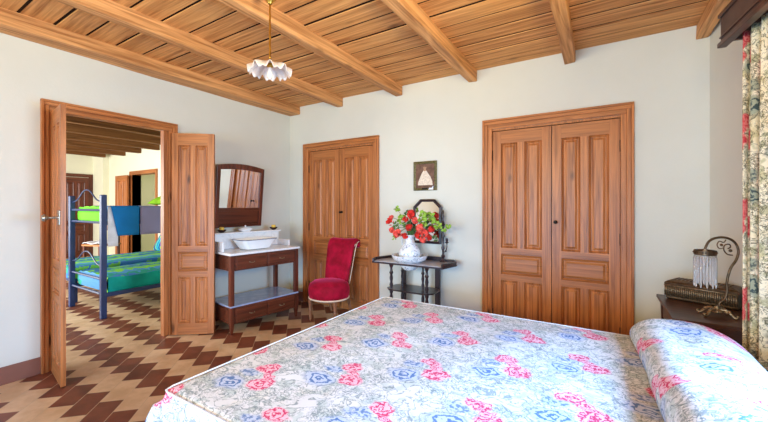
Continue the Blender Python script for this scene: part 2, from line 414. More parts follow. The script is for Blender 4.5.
# --- joinery
def casing_mb(w, h, cw, proud=.03):
    """architrave around an opening 0..w, outer band cw wide, front face towards -y at y=-proud"""
    m = MB()
    for (a, b, p) in ((0, .45, .6), (.45, .8, .8), (.8, 1.0, 1.0)):
        i, o = cw*a, cw*b; pr = proud*p
        m.cur = 0; m.box(-o, -i, -pr, 0, 0, h+i).box(w+i, w+o, -pr, 0, 0, h+i)
        m.cur = 1; m.box(-o, w+o, -pr, 0, h+i, h+o)
    return m
def lining(w, h, d):
    m = MB(); m.box(-.02, 0, 0, d, 0, h).box(w, w+.02, 0, d, 0, h).box(-.02, w+.02, 0, d, h, h+.02); return m
def leaf_mb(w, h, t=.038):
    """five-panel leaf: x 0..w, y 0..t (front at y=0), z 0..h"""
    m = MB(); st = .075*w/.5; mu = .06*w/.5
    zs = [(0, .12), (.60, .66), (.86, .925), (h-.125, h)]
    m.cur = 0
    m.box(0, st, 0, t, 0, h).box(w-st, w, 0, t, 0, h)
    m.cur = 1
    for a, b in zs: m.box(st, w-st, 0, t, a, b)
    m.cur = 0
    cx = w/2
    m.box(cx-mu/2, cx+mu/2, 0, t, .12, .60).box(cx-mu/2, cx+mu/2, 0, t, .925, h-.125)
    pans = [(st, cx-mu/2, .12, .60), (cx+mu/2, w-st, .12, .60), (st, w-st, .66, .86), (st, cx-mu/2, .925, h-.125), (cx+mu/2, w-st, .925, h-.125)]
    for (x0, x1, z0, z1) in pans:
        for side in (0, 1):
            rings = [(0, 0.0), (.0035, .009), (.010, .004), (.020, .012), (.026, .012), (.044, .003)]
            loops = []
            for i, d in rings:
                yy = d if side == 0 else t-d
                loops.append([(x0+i, yy, z0+i), (x1-i, yy, z0+i), (x1-i, yy, z1-i), (x0+i, yy, z1-i)])
            m.cur = 1 if z0 == .66 else 0
            k = len(m.v); m.add([p for L in loops for p in L],
                  [(a*4+j, a*4+(j+1) % 4, (a+1)*4+(j+1) % 4, (a+1)*4+j) for a in range(len(loops)-1) for j in range(4)] + [(20, 21, 22, 23)])
    return m
WM = [M['pine'], M['pine_h']]
def hinge_mb(x, h, y=-.006):
    m = MB()
    for z in (.25, h*.5, h-.25): m.tube([(x, y, z-.05), (x, y, z+.05)], .007, 8)
    return m
def pair(name, X0, X1, h, cw, knob_z, split=.5, label=None):
    r = bpy.data.objects.new(name, None); COL.objects.link(r); r.location = (X0, BY, 0); struct(r, label)
    w = X1-X0
    casing_mb(w, h+.02, cw).build('door_casing', WM, r, bevel=.003)
    lining(w, h, .17).build('door_lining', M['pine'], r)
    g = .003; m_ = w*split
    for a, b, hx in ((g, m_-g, g-.004), (m_+g, w-g, w-g+.004)):
        L = leaf_mb(b-a, h-.012); Lo = L.build('door_leaf', WM, r); Lo.location = (a, .012, .006)
        hinge_mb(hx-a, h).build('door_hinge', M['iron'], Lo)
    kx = m_ + .035
    k = MB(); k.M = Matrix.Translation((kx, .012, knob_z)) @ Matrix.Rotation(PI/2, 4, 'X')
    k.lathe([(.016, 0), (.016, .004), (.006, .006), (.006, .03), (.014, .034), (.016, .042), (.010, .05), (.001, .052)], 16)
    k.build('door_knob', M['iron' if knob_z < 1.3 else 'brass'], r, smooth='auto')
    return r
pair('door_2', A0, A1, 2.11, .085, 1.27, label='closed pair of honey pine panelled doors behind the red chair')
pair('door_3', B0, B1, 2.11, .095, 1.20, .505, label='wide closed pair of honey pine panelled doors behind the bed')

# doorway in the left wall with two open leaves
d1 = bpy.data.objects.new('door_1', None); COL.objects.link(d1); d1.location = (LX, D1y0, 0); d1.rotation_euler = (0, 0, PI/2); struct(d1, 'open doorway to the bunk room')
# local: x along +Y, y into the wall (-X), front face -y => +X
casing_mb(D1y1-D1y0, D1h, .085, .035).build('door_casing', WM, d1, bevel=.003)
m_ = MB(); m_.box(-.04, 0, 0, .065, 0, D1h).box(D1y1-D1y0-.04, D1y1-D1y0+.075, 0, .065, 0, D1h).box(-.04, D1y1-D1y0+.075, 0, .065, D1h, D1h+.04); m_.build('door_lining', M['pine'], d1)
LH = 2.10
def hung(hx, hy, a, w, th=.038):
    """leaf hung at world (hx,hy), pointing in world direction a"""
    L = leaf_mb(w, LH, th)
    o = L.build('door_leaf', WM, d1)
    o.matrix_parent_inverse = Matrix.Identity(4)
    Wm = Matrix.Translation((hx, hy, .008)) @ Matrix.Rotation(a, 4, 'Z')
    P = Matrix.Translation((LX, D1y0, 0)) @ Matrix.Rotation(PI/2, 4, 'Z')
    o.matrix_local = P.inverted() @ Wm
    hinge_mb(0, LH, .02).build('door_hinge', M['iron'], o)
    return o
l1 = hung(-3.79, 1.000, math.atan2(-.058, .43), .400, .030)
l2 = hung(-3.785, 1.935, math.atan2(.253, .313), .415)
# lock and knob on the near leaf
k = MB(); k.box(.33, .39, -.008, .0, 1.20, 1.31)
k.build('lock_plate', M['chrome'], l1, bevel=.003)
k = MB(); k.M = Matrix.Translation((.36, -.008, 1.255)) @ Matrix.Rotation(PI/2, 4, 'X')
k.lathe([(.014, 0), (.008, .01), (.008, .05), (.02, .06), (.026, .075), (.02, .088), (.001, .092)], 18)
k.build('door_knob', M['chrome'], l1, smooth='auto')

DM = [M['mahog_z'], M['mahog']]
# bunk-room doors
def far_door(name, label, w, h, loc, rz, leaves):
    r = bpy.data.objects.new(name, None); COL.objects.link(r); r.location = loc; r.rotation_euler = (0, 0, rz); struct(r, label)
    casing_mb(w, h, .085).build('door_casing', [M['mahog_z'], M['mahog']] if 'dark' in label else WM, r)
    lining(w, h, .2).build('door_lining', M['mahog_z'] if 'dark' in label else M['pine'], r)
    for (x, yy, a, lw, mats) in leaves:
        o = leaf_mb(lw, h-.02).build('door_leaf', mats, r); o.location = (x, yy, .006); o.rotation_euler = (0, 0, a)
    return r
far_door('door_4', 'doorway at the back of the bunk room with one leaf folded open', 1.16, 2.12, (-9.86, 4.1, 0), 0,
         [(0, -.07, PI+.05, .58, WM), (1.14, .12, PI-PI*.10, .57, DM)])
far_door('door_5', 'dark brown door in the end wall of the bunk room', 1.15, 2.12, (-11.8, 3.86, 0), -PI/2,
         [(.003, -.0405, 0, .572, DM), (.578, -.0405, 0, .569, DM)])
bpy.data.objects['door_5'].rotation_euler = (0, 0, PI/2); bpy.data.objects['door_5'].location = (-11.8, 2.72, 0)

# window frames: right wall; behind the camera and in bunk room added for light
def window(name, w, h, loc, rz, nx, nz, label, mat):
    r = bpy.data.objects.new(name, None); COL.objects.link(r); r.location = loc; r.rotation_euler = (0, 0, rz); struct(r, label)
    f = MB().box(0, .06, 0, .08, 0, h).box(w-.06, w, 0, .08, 0, h).box(.06, w-.06, 0, .08, 0, .06).box(.06, w-.06, 0, .08, h-.06, h)
    f.build('window_frame', mat, r, bevel=.004)
    b = MB()
    for i in range(1, nx): x = w*i/nx; b.box(x-.025, x+.025, .01, .07, .06, h-.06)
    for j in range(1, nz):
        z = h*j/nz
        for i in range(nx): b.box(w*i/nx+(.06 if i == 0 else .025), w*(i+1)/nx-(.06 if i == nx-1 else .025), .015, .065, z-.015, z+.015)
    b.build('window_bars', mat, r)
    return r
window('window_1', W1-W0, WZ1-WZ0, (rx(BY-W0)+.12*1, BY-W0*math.cos(ang)+.01, WZ0), ang-PI/2, 2, 2, 'casement window in the right wall beside the curtain', M['pine'])
window('window_rear_added', F1-F0, FZ-.08, (F0, FY-.14, .08), 0, 4, 3, 'added glazed doors opposite the pine doors, unseen, carrying rear light', M['pine'])
window('window_bunkroom_added', 5.4, 1.8, (-10.6, -.64, .6), 0, 6, 2, 'added long window to light the bunk room, out of view', M['pine'])

# ceiling beams
def beam(x0, x1, y0, y1, label, grp, z0=2.65, mat='beam'):
    m = MB(); n = 14
    loops = []
    for i in range(n+1):
        yy = y0+(y1-y0)*i/n; j = lambda s=.004: random.uniform(-s, s)
        loops.append([(x0+j(), yy, z0+j()), (x1+j(), yy, z0+j()), (x1+j(), yy, 2.785), (x0+j(), yy, 2.785)])
    m.loft(loops); o = m.build('ceiling_beam', M[mat], bevel=.008)
    tag(o, label, 'beam', grp)
BG1 = 'exposed pine ceiling beams of the bedroom'
beam(LX+.002, -3.63, FY, BY-.002, 'broad pine beam lying tight along the top of the doorway wall', BG1)
beam(-2.945, -2.855, FY, BY-.002, 'pine beam between the wall beam and the hanging lamp', BG1)
beam(-2.065, -1.975, FY, BY-.002, 'pine beam ending above the narrow doors, next to the hanging lamp', BG1)
beam(-1.18, -1.09, FY, BY-.002, 'pine beam ending just beside the top of the wide pine doors', BG1)
beam(-.277, -.187, FY, BY-.002, 'pine beam whose end is above the middle of the wide pine doors', BG1)
beam(.64, .714, FY, BY-.002, 'rough pine beam by the curtain, nearest the valance', BG1)
for i, x in enumerate((-11.02, -10.26, -9.44, -8.58, -7.72, -6.86, -6.0, -5.14)):
    beam(x-.06, x+.06, -.498, 4.098 if i else 3.958, 'shade-darkened wooden beam of the bunk room ceiling, ' + ('farthest from the doorway', 'second farthest from the doorway', 'third farthest from the doorway', 'fourth counted from the far end wall', 'fifth counted from the far end wall', 'sixth counted from the far end wall', 'seventh counted from the far end wall', 'closest to the doorway')[i], 'beams of the bunk room ceiling', 2.62, 'beam_shade')

# ------------------------------------------------------------------ bed
X0, X1, Y0, Y1, BZ = -1.520, .575, .755, 2.47, .60
bed = thing('bed', 'double bed standing on the tiles under the rose print spread', 'bed', (-.35, 1.6, 0))
MB().box(X0+.09+.35, X1+.35, Y0+.09-1.6, Y1-.09-1.6, .14, .30).build('bed_base', M['walnut'], bed, bevel=.01)
MB().box(X0+.075+.35, X1+.35, Y0+.075-1.6, Y1-.075-1.6, .305, BZ-.05).build('mattress', M['linen'], bed, bevel=.03, seg=3)
for sx in (X0+.2+.35, X1-.1+.35):
    for sy in (Y0+.2-1.6, Y1-.2-1.6): MB().lathe([(.03, 0), (.035, .05), (.03, .1), (.04, .138)], 12, (sx, sy, 0)).build('leg', M['walnut'], bed, smooth='auto')
DR = .54
def drape(s_, t_):
    s = (X0-DR) + (X1-X0+DR)*s_; tt = (Y0-DR) + (Y1-Y0+2*DR)*t_
    return s, tt
def dpos(s, tt):
    ox = min(0, s-X0); oy = min(0, tt-Y0) + max(0, tt-Y1)
    cx = max(s, X0); cy = min(max(tt, Y0), Y1)
    d = math.hypot(ox, oy)
    bumpz = .006*math.sin(s*9+tt*3)*math.sin(tt*7-s*2) + .010*math.exp(-((s-.05)/.10)**2)*math.sin(tt*6)*.4
    if d < 1e-6:
        e = min(s-X0, tt-Y0, Y1-tt); r = .03
        dz = -(r-math.sqrt(max(0, r*r-(max(0, r-e))**2)))*.5
        return (cx, cy, BZ+bumpz*min(1, max(0, e)/.2)+dz)
    dx, dy = ox/d, oy/d; corner = abs(2*dx*dy)
    dd = min(d, .575)
    out = .018*(1-math.exp(-d/.02)) + corner*.08*(1-math.exp(-dd/.09)) + dd*.03
    wave = .012*min(1, dd/.25)*math.sin(17*(s*abs(dy)+tt*abs(dx)) + 2*math.sin(5*(s+tt)))
    out += wave
    return (cx+dx*out, cy+dy*out, BZ-.015-dd*.985)
m = MB()
NU, NV = 150, 150
# non-uniform sampling so the folds at the edges stay crisp
def warp(u, L0, L1, tot):
    return u
sl = sorted(set([round(X0-DR+i*DR/16, 5) for i in range(17)] + [X0+k*.006 for k in range(1, 6)] + [X0+.03+(X1-X0-.03)*i/90 for i in range(91)]))
tl = sorted(set([round(Y0-DR+i*DR/16, 5) for i in range(17)] + [Y0+k*.006 for k in range(1, 6)] + [Y0+.03+(Y1-Y0-.06)*i/80 for i in range(81)] + [Y1-k*.006 for k in range(0, 5)] + [round(Y1+i*DR/16, 5) for i in range(1, 17)]))
ns, nt = len(sl)-1, len(tl)-1
m.grid(lambda a, b: dpos(sl[round(a*ns)], tl[round(b*nt)]), ns, nt, lambda a, b: (sl[round(a*ns)], tl[round(b*nt)]))
spread = m.build('bedspread', M['spread'], smooth=True, fix=False)
tag(spread, 'white bedspread printed with pink roses and blue flowers covering the double bed', 'bedspread')
pts = [(X1-.02, Y0-.008, BZ-.006), (X0+.03, Y0-.008, BZ-.006), (X0, Y0+.0, BZ-.008), (X0-.008, Y0+.03, BZ-.006), (X0-.008, Y1-.03, BZ-.006), (X0, Y1, BZ-.008), (X0+.03, Y1+.008, BZ-.006), (X1-.02, Y1+.008, BZ-.006)]
MB().tube(pts, .0042, 8).build('piping', M['piping'], spread, smooth=True)
# bolster under the same print
m = MB()
PX0, PX1, PY0 = .125, .572, .80
def bol(u, v):
    a = PI*(1-u)
    wx = (PX1-PX0)/2; cxx = (PX0+PX1)/2
    sgn = math.cos(a); x = cxx + wx*math.copysign(abs(sgn)**.62, sgn)
    f = max(0, (x-.28)/(PX1-.28)); PY1 = 2.49 - .33*f**3
    yv = PY0+(PY1-PY0)*v
    e = min(v, 1-v)*(PY1-PY0)
    hh = max(.02, min(1, (max(0, e)/.15))**.45)
    x = cxx + (x-cxx)*(1-.10*(1-hh))
    z = BZ + .012 + (.140+.010*math.sin(yv*5+1)+.005*math.sin(yv*13+x*9)+.012*f)*hh*abs(math.sin(a))**.72
    z -= .012*math.exp(-((x-.30)/.05)**2)*math.sin(yv*4)*hh
    x += (.010*math.sin(yv*6) + .06*min(1, max(0, 2.46-yv)/.55))*(1-u)
    return (x, yv, z)
cum = [0.0]
for i in range(200):
    p_, q_ = bol(i/200, .5), bol((i+1)/200, .5); cum.append(cum[-1]+math.hypot(q_[0]-p_[0], q_[2]-p_[2]))
m.grid(bol, 60, 90, lambda u, v: (PX0+.05+cum[round(u*200)], PY0+1.7*v+.06))
b = m.build('bolster', M['spread'], smooth=True, fix=False)
tag(b, 'long plump bolster under matching rose print at the head of the bed', 'pillow')

# ------------------------------------------------------------------ washstand console
cons = thing('washstand', 'mahogany marble-topped washstand with open middle against the left wall', 'washstand', (-3.259, 2.25, 0), math.atan2(.992, .127))
# local: x along width, y towards the wall (rotated +90 puts +y to -X), z up
CW, CD = .86, .47
for x in (0, CW-.045):
    for yy in (0, CD-.045):
        m = MB(); m.loft([[(x+a, yy+b, z) for a, b in ((o, o), (.045-o, o), (.045-o, .045-o), (o, .045-o))] for z, o in ((0, .012), (.10, .002), (.11, 0), (.828, 0))])
        m.build('leg', M['mahog_z'], cons, bevel=.002)
def drawer_case(z0, z1, nm):
    m = MB().box(.045, CW-.045, .012, .03, z0, z1).box(.01, .03, .045, CD-.045, z0, z1).box(CW-.03, CW-.01, .045, CD-.045, z0, z1).box(.045, CW-.045, CD-.03, CD-.01, z0, z1)
    m.box(.03, CW-.03, .03, CD-.03, z0, z0+.012)
    for xs in (.0088, CW-.0088):
        s = -1 if xs < .4 else 1
        m.box(min(xs, xs+s*.006), max(xs, xs+s*.006), .08, CD-.08, z0+.02, z0+.03); m.box(min(xs, xs+s*.006), max(xs, xs+s*.006), .08, CD-.08, z1-.03, z1-.02)
    m.build(nm, M['mahog'], cons, bevel=.002)
    w_ = (CW-.09-.03)/2
    for i in range(2):
        a = .055+i*(w_+.01)
        d = MB().box(a, a+w_, -.002, .014, z0+.015, z1-.015)
        d = d.box(a+.014, a+w_-.014, -.006, -.002, z0+.028, z1-.028).build('drawer', M['mahog'], cons, bevel=.002)
        k = MB(); zc = (z0+z1)/2; xc = a+w_/2
        k.tube([(xc-.028, -.006, zc), (xc-.026, -.018, zc-.004), (xc, -.022, zc-.008), (xc+.026, -.018, zc-.004), (xc+.028, -.006, zc)], .0035, 6)
        k.ball((xc-.028, -.008, zc), .006, 8); k.ball((xc+.028, -.008, zc), .006, 8)
        k.build('drawer_pull', M['pewter'], d, smooth=True)
drawer_case(.665, .828, 'upper_case')
drawer_case(.11, .285, 'lower_case')
MB().box(.0, CW, -.003, CD, .287, .303).box(0,0.001,0,0.001,.29,.3).build('shelf', M['bmarble'], cons, bevel=.002)
MB().box(-.012, CW+.012, -.015, CD+.005, .83, .855).build('marble_top', M['marble'], cons, bevel=.005, seg=3)
m = MB().box(0, CW, CD-.06, CD-.03, .857, 1.025).box(-.005, CW+.005, CD-.10, CD-.0, 1.027, 1.045)
m.box(0, .02, CD-.30, CD-.06, .857, .96).box(CW-.02, CW, CD-.30, CD-.06, .857, .93)
m.build('marble_splashback', M['marble'], cons, bevel=.004, seg=2)
def on_cons(x, y, z):
    a = cons.rotation_euler.z; return (cons.location.x + x*math.cos(a)-y*math.sin(a), cons.location.y + x*math.sin(a)+y*math.cos(a), z)
CR = cons.rotation_euler.z
# basin: rectangular porcelain with blue rim
bs = thing('wash_basin', 'rectangular white porcelain basin with a thin dark blue rim on the washstand', 'basin', on_cons(.39, .19, .856), CR)
def rrect(hx, hy, r, z, n=5):
    out = []
    for cx_, cy_, a0 in ((hx-r, hy-r, 0), (-hx+r, hy-r, PI/2), (-hx+r, -hy+r, PI), (hx-r, -hy+r, 1.5*PI)):
        for k in range(n+1): a = a0+PI/2*k/n; out.append((cx_+r*math.cos(a), cy_+r*math.sin(a), z))
    return out
m = MB().loft([rrect(.10, .07, .04, 0), rrect(.15, .10, .05, .01), rrect(.19, .125, .05, .075), rrect(.215, .14, .05, .112), rrect(.218, .143, .05, .12), rrect(.205, .13, .05, .118), rrect(.18, .115, .05, .075), rrect(.14, .09, .04, .02)])
m.build('bowl', M['cerw'], bs, smooth='auto')
MB().loft([rrect(.221, .146, .05, .113), rrect(.222, .147, .05, .1195), rrect(.2165, .1415, .05, .1195), rrect(.2165, .1415, .05, .113)], cap=False, closed=True).build('rim_line', plain('dark_blue_glaze', rgb(40, 60, 100), .2), bs)
# lidded dish
ds = thing('soap_dish', 'white lidded porcelain dish on the marble ledge under the wall mirror', 'dish', on_cons(.40, CD-.055, 1.046), CR)
m = MB().loft([rrect(.05, .03, .02, 0), rrect(.075, .042, .02, .02), rrect(.08, .045, .02, .028)]); m.build('dish_body', M['cerw'], ds, smooth='auto')
m = MB().loft([rrect(.08, .045, .02, .0285), rrect(.07, .038, .02, .04), rrect(.03, .02, .015, .05), rrect(.008, .008, .004, .053), rrect(.006, .006, .003, .06), rrect(.010, .010, .005, .068), rrect(.004, .004, .002, .074)]); m.build('dish_lid', M['cerw'], ds, smooth='auto')
for i, (x, lb) in enumerate(((.115, 'dark round bowl holding a yellow candle beside the open door leaf'), (.79, 'dark round bowl holding a yellow candle at the corner end of the marble ledge'))):
    cb = thing('candle_bowl', lb, 'candle holder', on_cons(x, CD-.05, 1.046), 0, 'candle bowls on the washstand ledge')
    MB().lathe([(.02, 0), (.024, .003), (.045, .02), (.05, .034), (.046, .034), (.038, .02), (.001, .012)], 20).build('bowl', M['black_ceramic'], cb, smooth='auto')
    MB().lathe([(.026, .017), (.027, .058), (.02, .063), (.001, .06)], 16).build('candle', M['yellow'], cb, smooth='auto')

# wall mirror over the washstand, leaning forward
wm = thing('wall_mirror', 'mahogany framed wall mirror with arched top over the washstand', 'mirror', (-3.812, 2.405, 1.095), PI/2)
T = Matrix.Rotation(math.radians(5.2), 4, 'X')
WMw, WMh = .655, .735
m = MB(); m.M = T
n = 12
arch = [(WMw*(1-i/n), WMh + .035*math.sin(PI*(1-i/n))) for i in range(n+1)]
arch_in = [(.045+(WMw-.09)*(1-i/n), WMh-.05 + .018*math.sin(PI*(1-i/n))) for i in range(n+1)]
def xz_prism(m, poly, y0, y1):
    k = len(poly); m.add([(x, y0, z) for x, z in poly]+[(x, y1, z) for x, z in poly], [tuple(range(k)), tuple(range(2*k-1, k-1, -1))]+[(j, (j+1) % k, k+(j+1) % k, k+j) for j in range(k)])
for i in range(n):
    xz_prism(m, [arch[i], arch[i+1], arch_in[i+1], arch_in[i]], -.03, 0)
xz_prism(m, [(0, 0), (.045, 0), (.045, WMh-.05), (0, WMh)], -.03, 0); xz_prism(m, [(WMw, 0), (WMw-.045, 0), (WMw-.045, WMh-.05), (WMw, WMh)], -.03, 0)
m.v = [v for v in m.v]
m.build('frame', M['mahog_z'], wm, bevel=.002)
m = MB(); m.M = T; m.box(.045, WMw-.045, -.026, 0, 0, .035).box(.045, WMw-.045, -.026, 0, .195, .235).box(.045, WMw-.045, -.012, 0, .035, .195)
m.build('lower_panel', M['mahog'], wm, bevel=.003)
m = MB(); m.M = T; xz_prism(m, arch_in + [(.045, .235), (WMw-.045, .235)], -.012, -.006)
m.build('mirror_glass', M['mirror'], wm)

# ------------------------------------------------------------------ red slipper chair
ch = thing('slipper_chair', 'low slipper chair in crimson velvet with cream braid before the narrow doors', 'chair', (-2.76, 3.22, 0), math.radians(5))
m = MB(); prof = [(.20, .255), (.238, .27), (.25, .32), (.25, .38), (.235, .425), (.19, .455), (.12, .468), (.05, .474), (.001, .475)]
m.lathe(prof, 36, (0, 0, 0), 1.0, .92); m.build('seat', M['velvet'], ch, smooth=True)
MB().tube([(.243*math.cos(a*PI/18), .224*math.sin(a*PI/18), .266) for a in range(36)], .009, 8, True).build('seat_braid', M['cream_trim'], ch, smooth=True)
path = catmull([(.165, .40), (.195, .55), (.235, .72), (.265, .83), (.30, .89), (.35, .90), (.375, .87), (.36, .845)], 5)
wid = lambda s: .165+.035*s+.012*math.sin(s*PI)
loops = []
L_ = len(path)-1
for i, (yy, zz) in enumerate([(p[0], p[1]) if len(p) == 2 else (p[0], p[1]) for p in path]):
    a = path[max(i-1, 0)]; b_ = path[min(i+1, L_)]
    dx, dz = b_[0]-a[0], b_[1]-a[1]; ln = math.hypot(dx, dz); ny, nz = dz/ln, -dx/ln
    s = min(1, i/L_*1.25); hw = wid(s); th = .032 if i < L_*.7 else .028
    loop = []
    for k in range(16):
        ang_ = 2*PI*k/16; cx_ = math.copysign(abs(math.cos(ang_))**.5, math.cos(ang_))*hw; ty = math.copysign(abs(math.sin(ang_))**.7, math.sin(ang_))*th
        concave = -.02*(cx_/hw)**2
        loop.append((cx_, yy+ny*(ty+concave), zz+nz*(ty+concave)))
    loops.append(loop)
m = MB().loft(loops); m.build('backrest', M['velvet'], ch, smooth=True)
for s in (-1, 1):
    MB().tube([(s*(wid(min(1, i/L_*1.25))+.004), path[i][0]+.02, path[i][1]) for i in range(0, int(L_*.72))], .005, 6).build('back_braid', M['cream_trim'], ch, smooth=True)
m = MB(); m.M = Matrix.Translation((.172, .285, .868)) @ Matrix.Rotation(PI/2, 4, 'X')
m.lathe([(.001, .012), (.012, .012), (.024, .006), (.026, 0), (.02, -.004)], 16)
for k in range(8): m.ball((.02*math.cos(k*PI/4), .02*math.sin(k*PI/4), .008), .008, 6)
m.build('rosette', M['cream_trim'], ch, smooth=True)
legm = wood('light_walnut_leg', rgb(98, 60, 40), rgb(176, 122, 88), 2, .4, .4, 1, 0)
for sx, sy in ((-1, -1), (1, -1)):
    MB().lathe([(.012, 0), (.016, .02), (.02, .06), (.017, .10), (.024, .12), (.018, .135), (.024, .19), (.03, .258)], 14, (sx*.175, sy*.13, 0)).build('leg', legm, ch, smooth='auto')
for sx in (-1, 1):
    MB().tube(catmull([(sx*.15, .27, 0), (sx*.15, .235, .09), (sx*.15, .205, .18), (sx*.15, .17, .262)], 4), [.014+.008*i/12 for i in range(13)], 8).build('leg', legm, ch, smooth=True)
MB().lathe([(.17, .225), (.2, .235), (.205, .2545)], 28, (0, 0, 0), 1, .9).build('seat_rail', legm, ch, smooth='auto')

# ------------------------------------------------------------------ basin table with jug, flowers and toilet mirror
TX, TY = -1.71, 3.38
tb = thing('basin_table', 'small black turned-leg stand with raised rails between the two pairs of doors', 'table', (TX, TY, 0))
poly = [(-.42, -.18), (-.46, -.08), (-.38, .185), (.40, .185), (.455, .09), (.40, -.17)]
HC = (-.033, -.03)
def polyray(a, poly, c):
    d = (math.cos(a), math.sin(a)); best = 9
    for i in range(len(poly)):
        x1, y1 = poly[i]; x2, y2 = poly[(i+1) % len(poly)]; ex, ey = x2-x1, y2-y1
        den = d[0]*ey-d[1]*ex
        if abs(den) < 1e-9: continue
        t_ = ((x1-c[0])*ey-(y1-c[1])*ex)/den; u_ = ((x1-c[0])*d[1]-(y1-c[1])*d[0])/den
        if t_ > 0 and -1e-6 <= u_ <= 1+1e-6: best = min(best, t_)
    return (c[0]+d[0]*best, c[1]+d[1]*best)
angs = sorted([2*PI*k/60 for k in range(60)] + [math.atan2(y_-HC[1], x_-HC[0]) % (2*PI) for x_, y_ in poly])
def annulus(m, poly, r, z0, z1, f=1.0):
    o_ = [polyray(a, poly, HC) for a in angs]; o_ = [(HC[0]+(x-HC[0])*f, HC[1]+(y-HC[1])*f) for x, y in o_]
    i_ = [(HC[0]+r*math.cos(a), HC[1]+r*math.sin(a)) for a in angs]
    m.loft([[(x, y, z0) for x, y in o_], [(x, y, z1) for x, y in o_], [(x, y, z1) for x, y in i_], [(x, y, z0) for x, y in i_]], closed=True)
m = MB(); annulus(m, poly, .126, .728, .745); m.build('tabletop', M['ebony'], tb)
m = MB(); annulus(m, poly, .127, .7455, .7495, .93); m.build('marble_inset', plain('pinkish_grey_marble', rgb(190, 184, 190), .2, .5, 0, .1, 12), tb)
m = MB()
for a, b_ in ((5, 4), (4, 3), (3, 2), (2, 1), (1, 0)):
    p1, p2 = Vector(poly[a]+(0,)), Vector(poly[b_]+(0,)); d = (p2-p1).normalized(); nn_ = Vector((-d.y, d.x, 0))*.008
    hh_ = .03
    q_ = [p1-nn_, p2-nn_, p2+nn_, p1+nn_]; m.prism([(v.x*.975, v.y*.975) for v in q_], .7465, .746+hh_)
m.build('gallery_rail', M['ebony'], tb, bevel=.002)
TP = [(.012, 0), (.016, .02), (.012, .04), (.012, .06), (.022, .075), (.013, .10), (.017, .15), (.021, .20), (.012, .235), (.023, .255), (.012, .275), (.019, .32), (.021, .36), (.012, .40), (.02, .42), (.02, .45), (.012, .47), (.021, .50), (.013, .53), (.02, .57), (.013, .61), (.023, .63), (.014, .65), (.012, .68), (.02, .70), (.032, .727)]
for x, yy in ((-.215, -.11), (.205, -.11), (.10, .02), (-.16, .04)): 
    MB().lathe(TP if abs(x) > .18 else [(r*.85, z) for r, z in TP], 14, (x, yy, 0)).build('turned_leg', M['ebony'], tb, smooth='auto')
for x in (-.215, .205): MB().box(x-.03, x+.03, .165, .183, 0, .727).build('flat_leg', M['ebony'], tb, bevel=.002)
MB().prism([(-.22, -.16), (-.28, -.09), (-.28, .08), (-.22, .15), (.21, .15), (.27, .08), (.27, -.09), (.21, -.16)], .445, .46).build('lower_shelf', M['ebony'], tb, bevel=.004)
# bowl and jug
bw = MB(); bw.lathe([(.001, -.085), (.06, -.085), (.068, -.078), (.108, -.035), (.122, .0), (.142, .008), (.175, .028), (.192, .062), (.197, .076), (.190, .076), (.168, .034), (.13, .012), (.10, -.015), (.06, -.035), (.001, -.038)], 40)
bo = bw.build('wash_bowl', M['china'], smooth='auto'); bo.location = (TX+HC[0], TY+HC[1], .7505)
tag(bo, 'round blue and white china wash bowl sunk into the black stand', 'bowl')
jug = thing('water_jug', 'blue and white china jug standing in the wash bowl as a vase', 'jug', (TX+HC[0], TY+HC[1], .731), math.radians(150)); jug.scale = (1.2, 1.2, 1.0)
MB().lathe([(.05, 0), (.055, .012), (.05, .02), (.085, .06), (.10, .10), (.092, .15), (.065, .20), (.043, .235), (.038, .26), (.045, .29), (.055, .31), (.05, .31), (.04, .29), (.033, .26), (.034, .235), (.05, .2), (.07, .15), (.07, .1), (.001, .05)], 32).build('jug_body', M['china'], jug, smooth='auto')
MB().tube(catmull([(.045, 0, .285), (.085, 0, .30), (.125, 0, .26), (.125, 0, .19), (.093, 0, .13)], 6), .008, 8).build('jug_handle', M['china'], jug, smooth=True)
# bouquet
bq = thing('flower_bouquet', 'bunch of red and coral flowers with bright green leaves in the china jug', 'flowers', (TX+HC[0], TY+HC[1], 1.04))
def stem(a, b):
    mid = tuple((p_+q_)/2 for p_, q_ in zip(a, b)); mid = (mid[0], mid[1], mid[2]+.03)
    return catmull([(0.0, 0.0, -.12), a, mid, b], 4)
def flower(c, r, mat):
    m = MB(); rd = random.Random(int(c[0]*1000)+int(c[2]*777))
    for k in range(16):
        d = Vector((rd.gauss(0, 1), rd.gauss(0, 1)-.4, rd.gauss(0, 1))).normalized()*r*rd.uniform(.35, .8); cc = Vector(c)+d
        u_ = d.normalized().orthogonal().normalized(); v_ = d.normalized().cross(u_); pr = r*.5
        ring = []; nP = 15
        for i in range(nP):
            a = 2*PI*i/nP; rr = pr*(.65+.35*abs(math.cos(a*2.5))); ring.append(tuple(cc+(u_*math.cos(a)+v_*math.sin(a))*rr+d.normalized()*pr*.35))
        b0 = tuple(cc); m.add([b0]+ring, [(0, 1+i, 1+(i+1) % nP) for i in range(nP)])
    return m.build('flower', mat, bq, fix=False, solid=.0015)
def leafobj(c, r, mat, seed, nm='leaf'):
    rd = random.Random(seed); m = MB()
    for k in range(7):
        cc = Vector(c)+Vector((rd.uniform(-1, 1), rd.uniform(-1, .6), rd.uniform(-1, 1)))*r*.9
        nrm = Vector((rd.uniform(-.6, .6), -1+rd.uniform(-.2, .8), rd.uniform(-.2, 1))).normalized(); u_ = nrm.orthogonal().normalized(); v_ = nrm.cross(u_)
        nP = 14; ring = []
        for i in range(nP):
            a = 2*PI*i/nP; rr = r*.62*(.85+.15*math.cos(a*7)); ring.append(tuple(cc+(u_*math.cos(a)+v_*math.sin(a)*.8)*rr + nrm*r*.12*math.cos(2*a)))
        m.add([tuple(cc)]+ring, [(0, 1+i, 1+(i+1) % nP) for i in range(nP)])
    return m.build(nm, mat, bq, fix=False, solid=.0015)
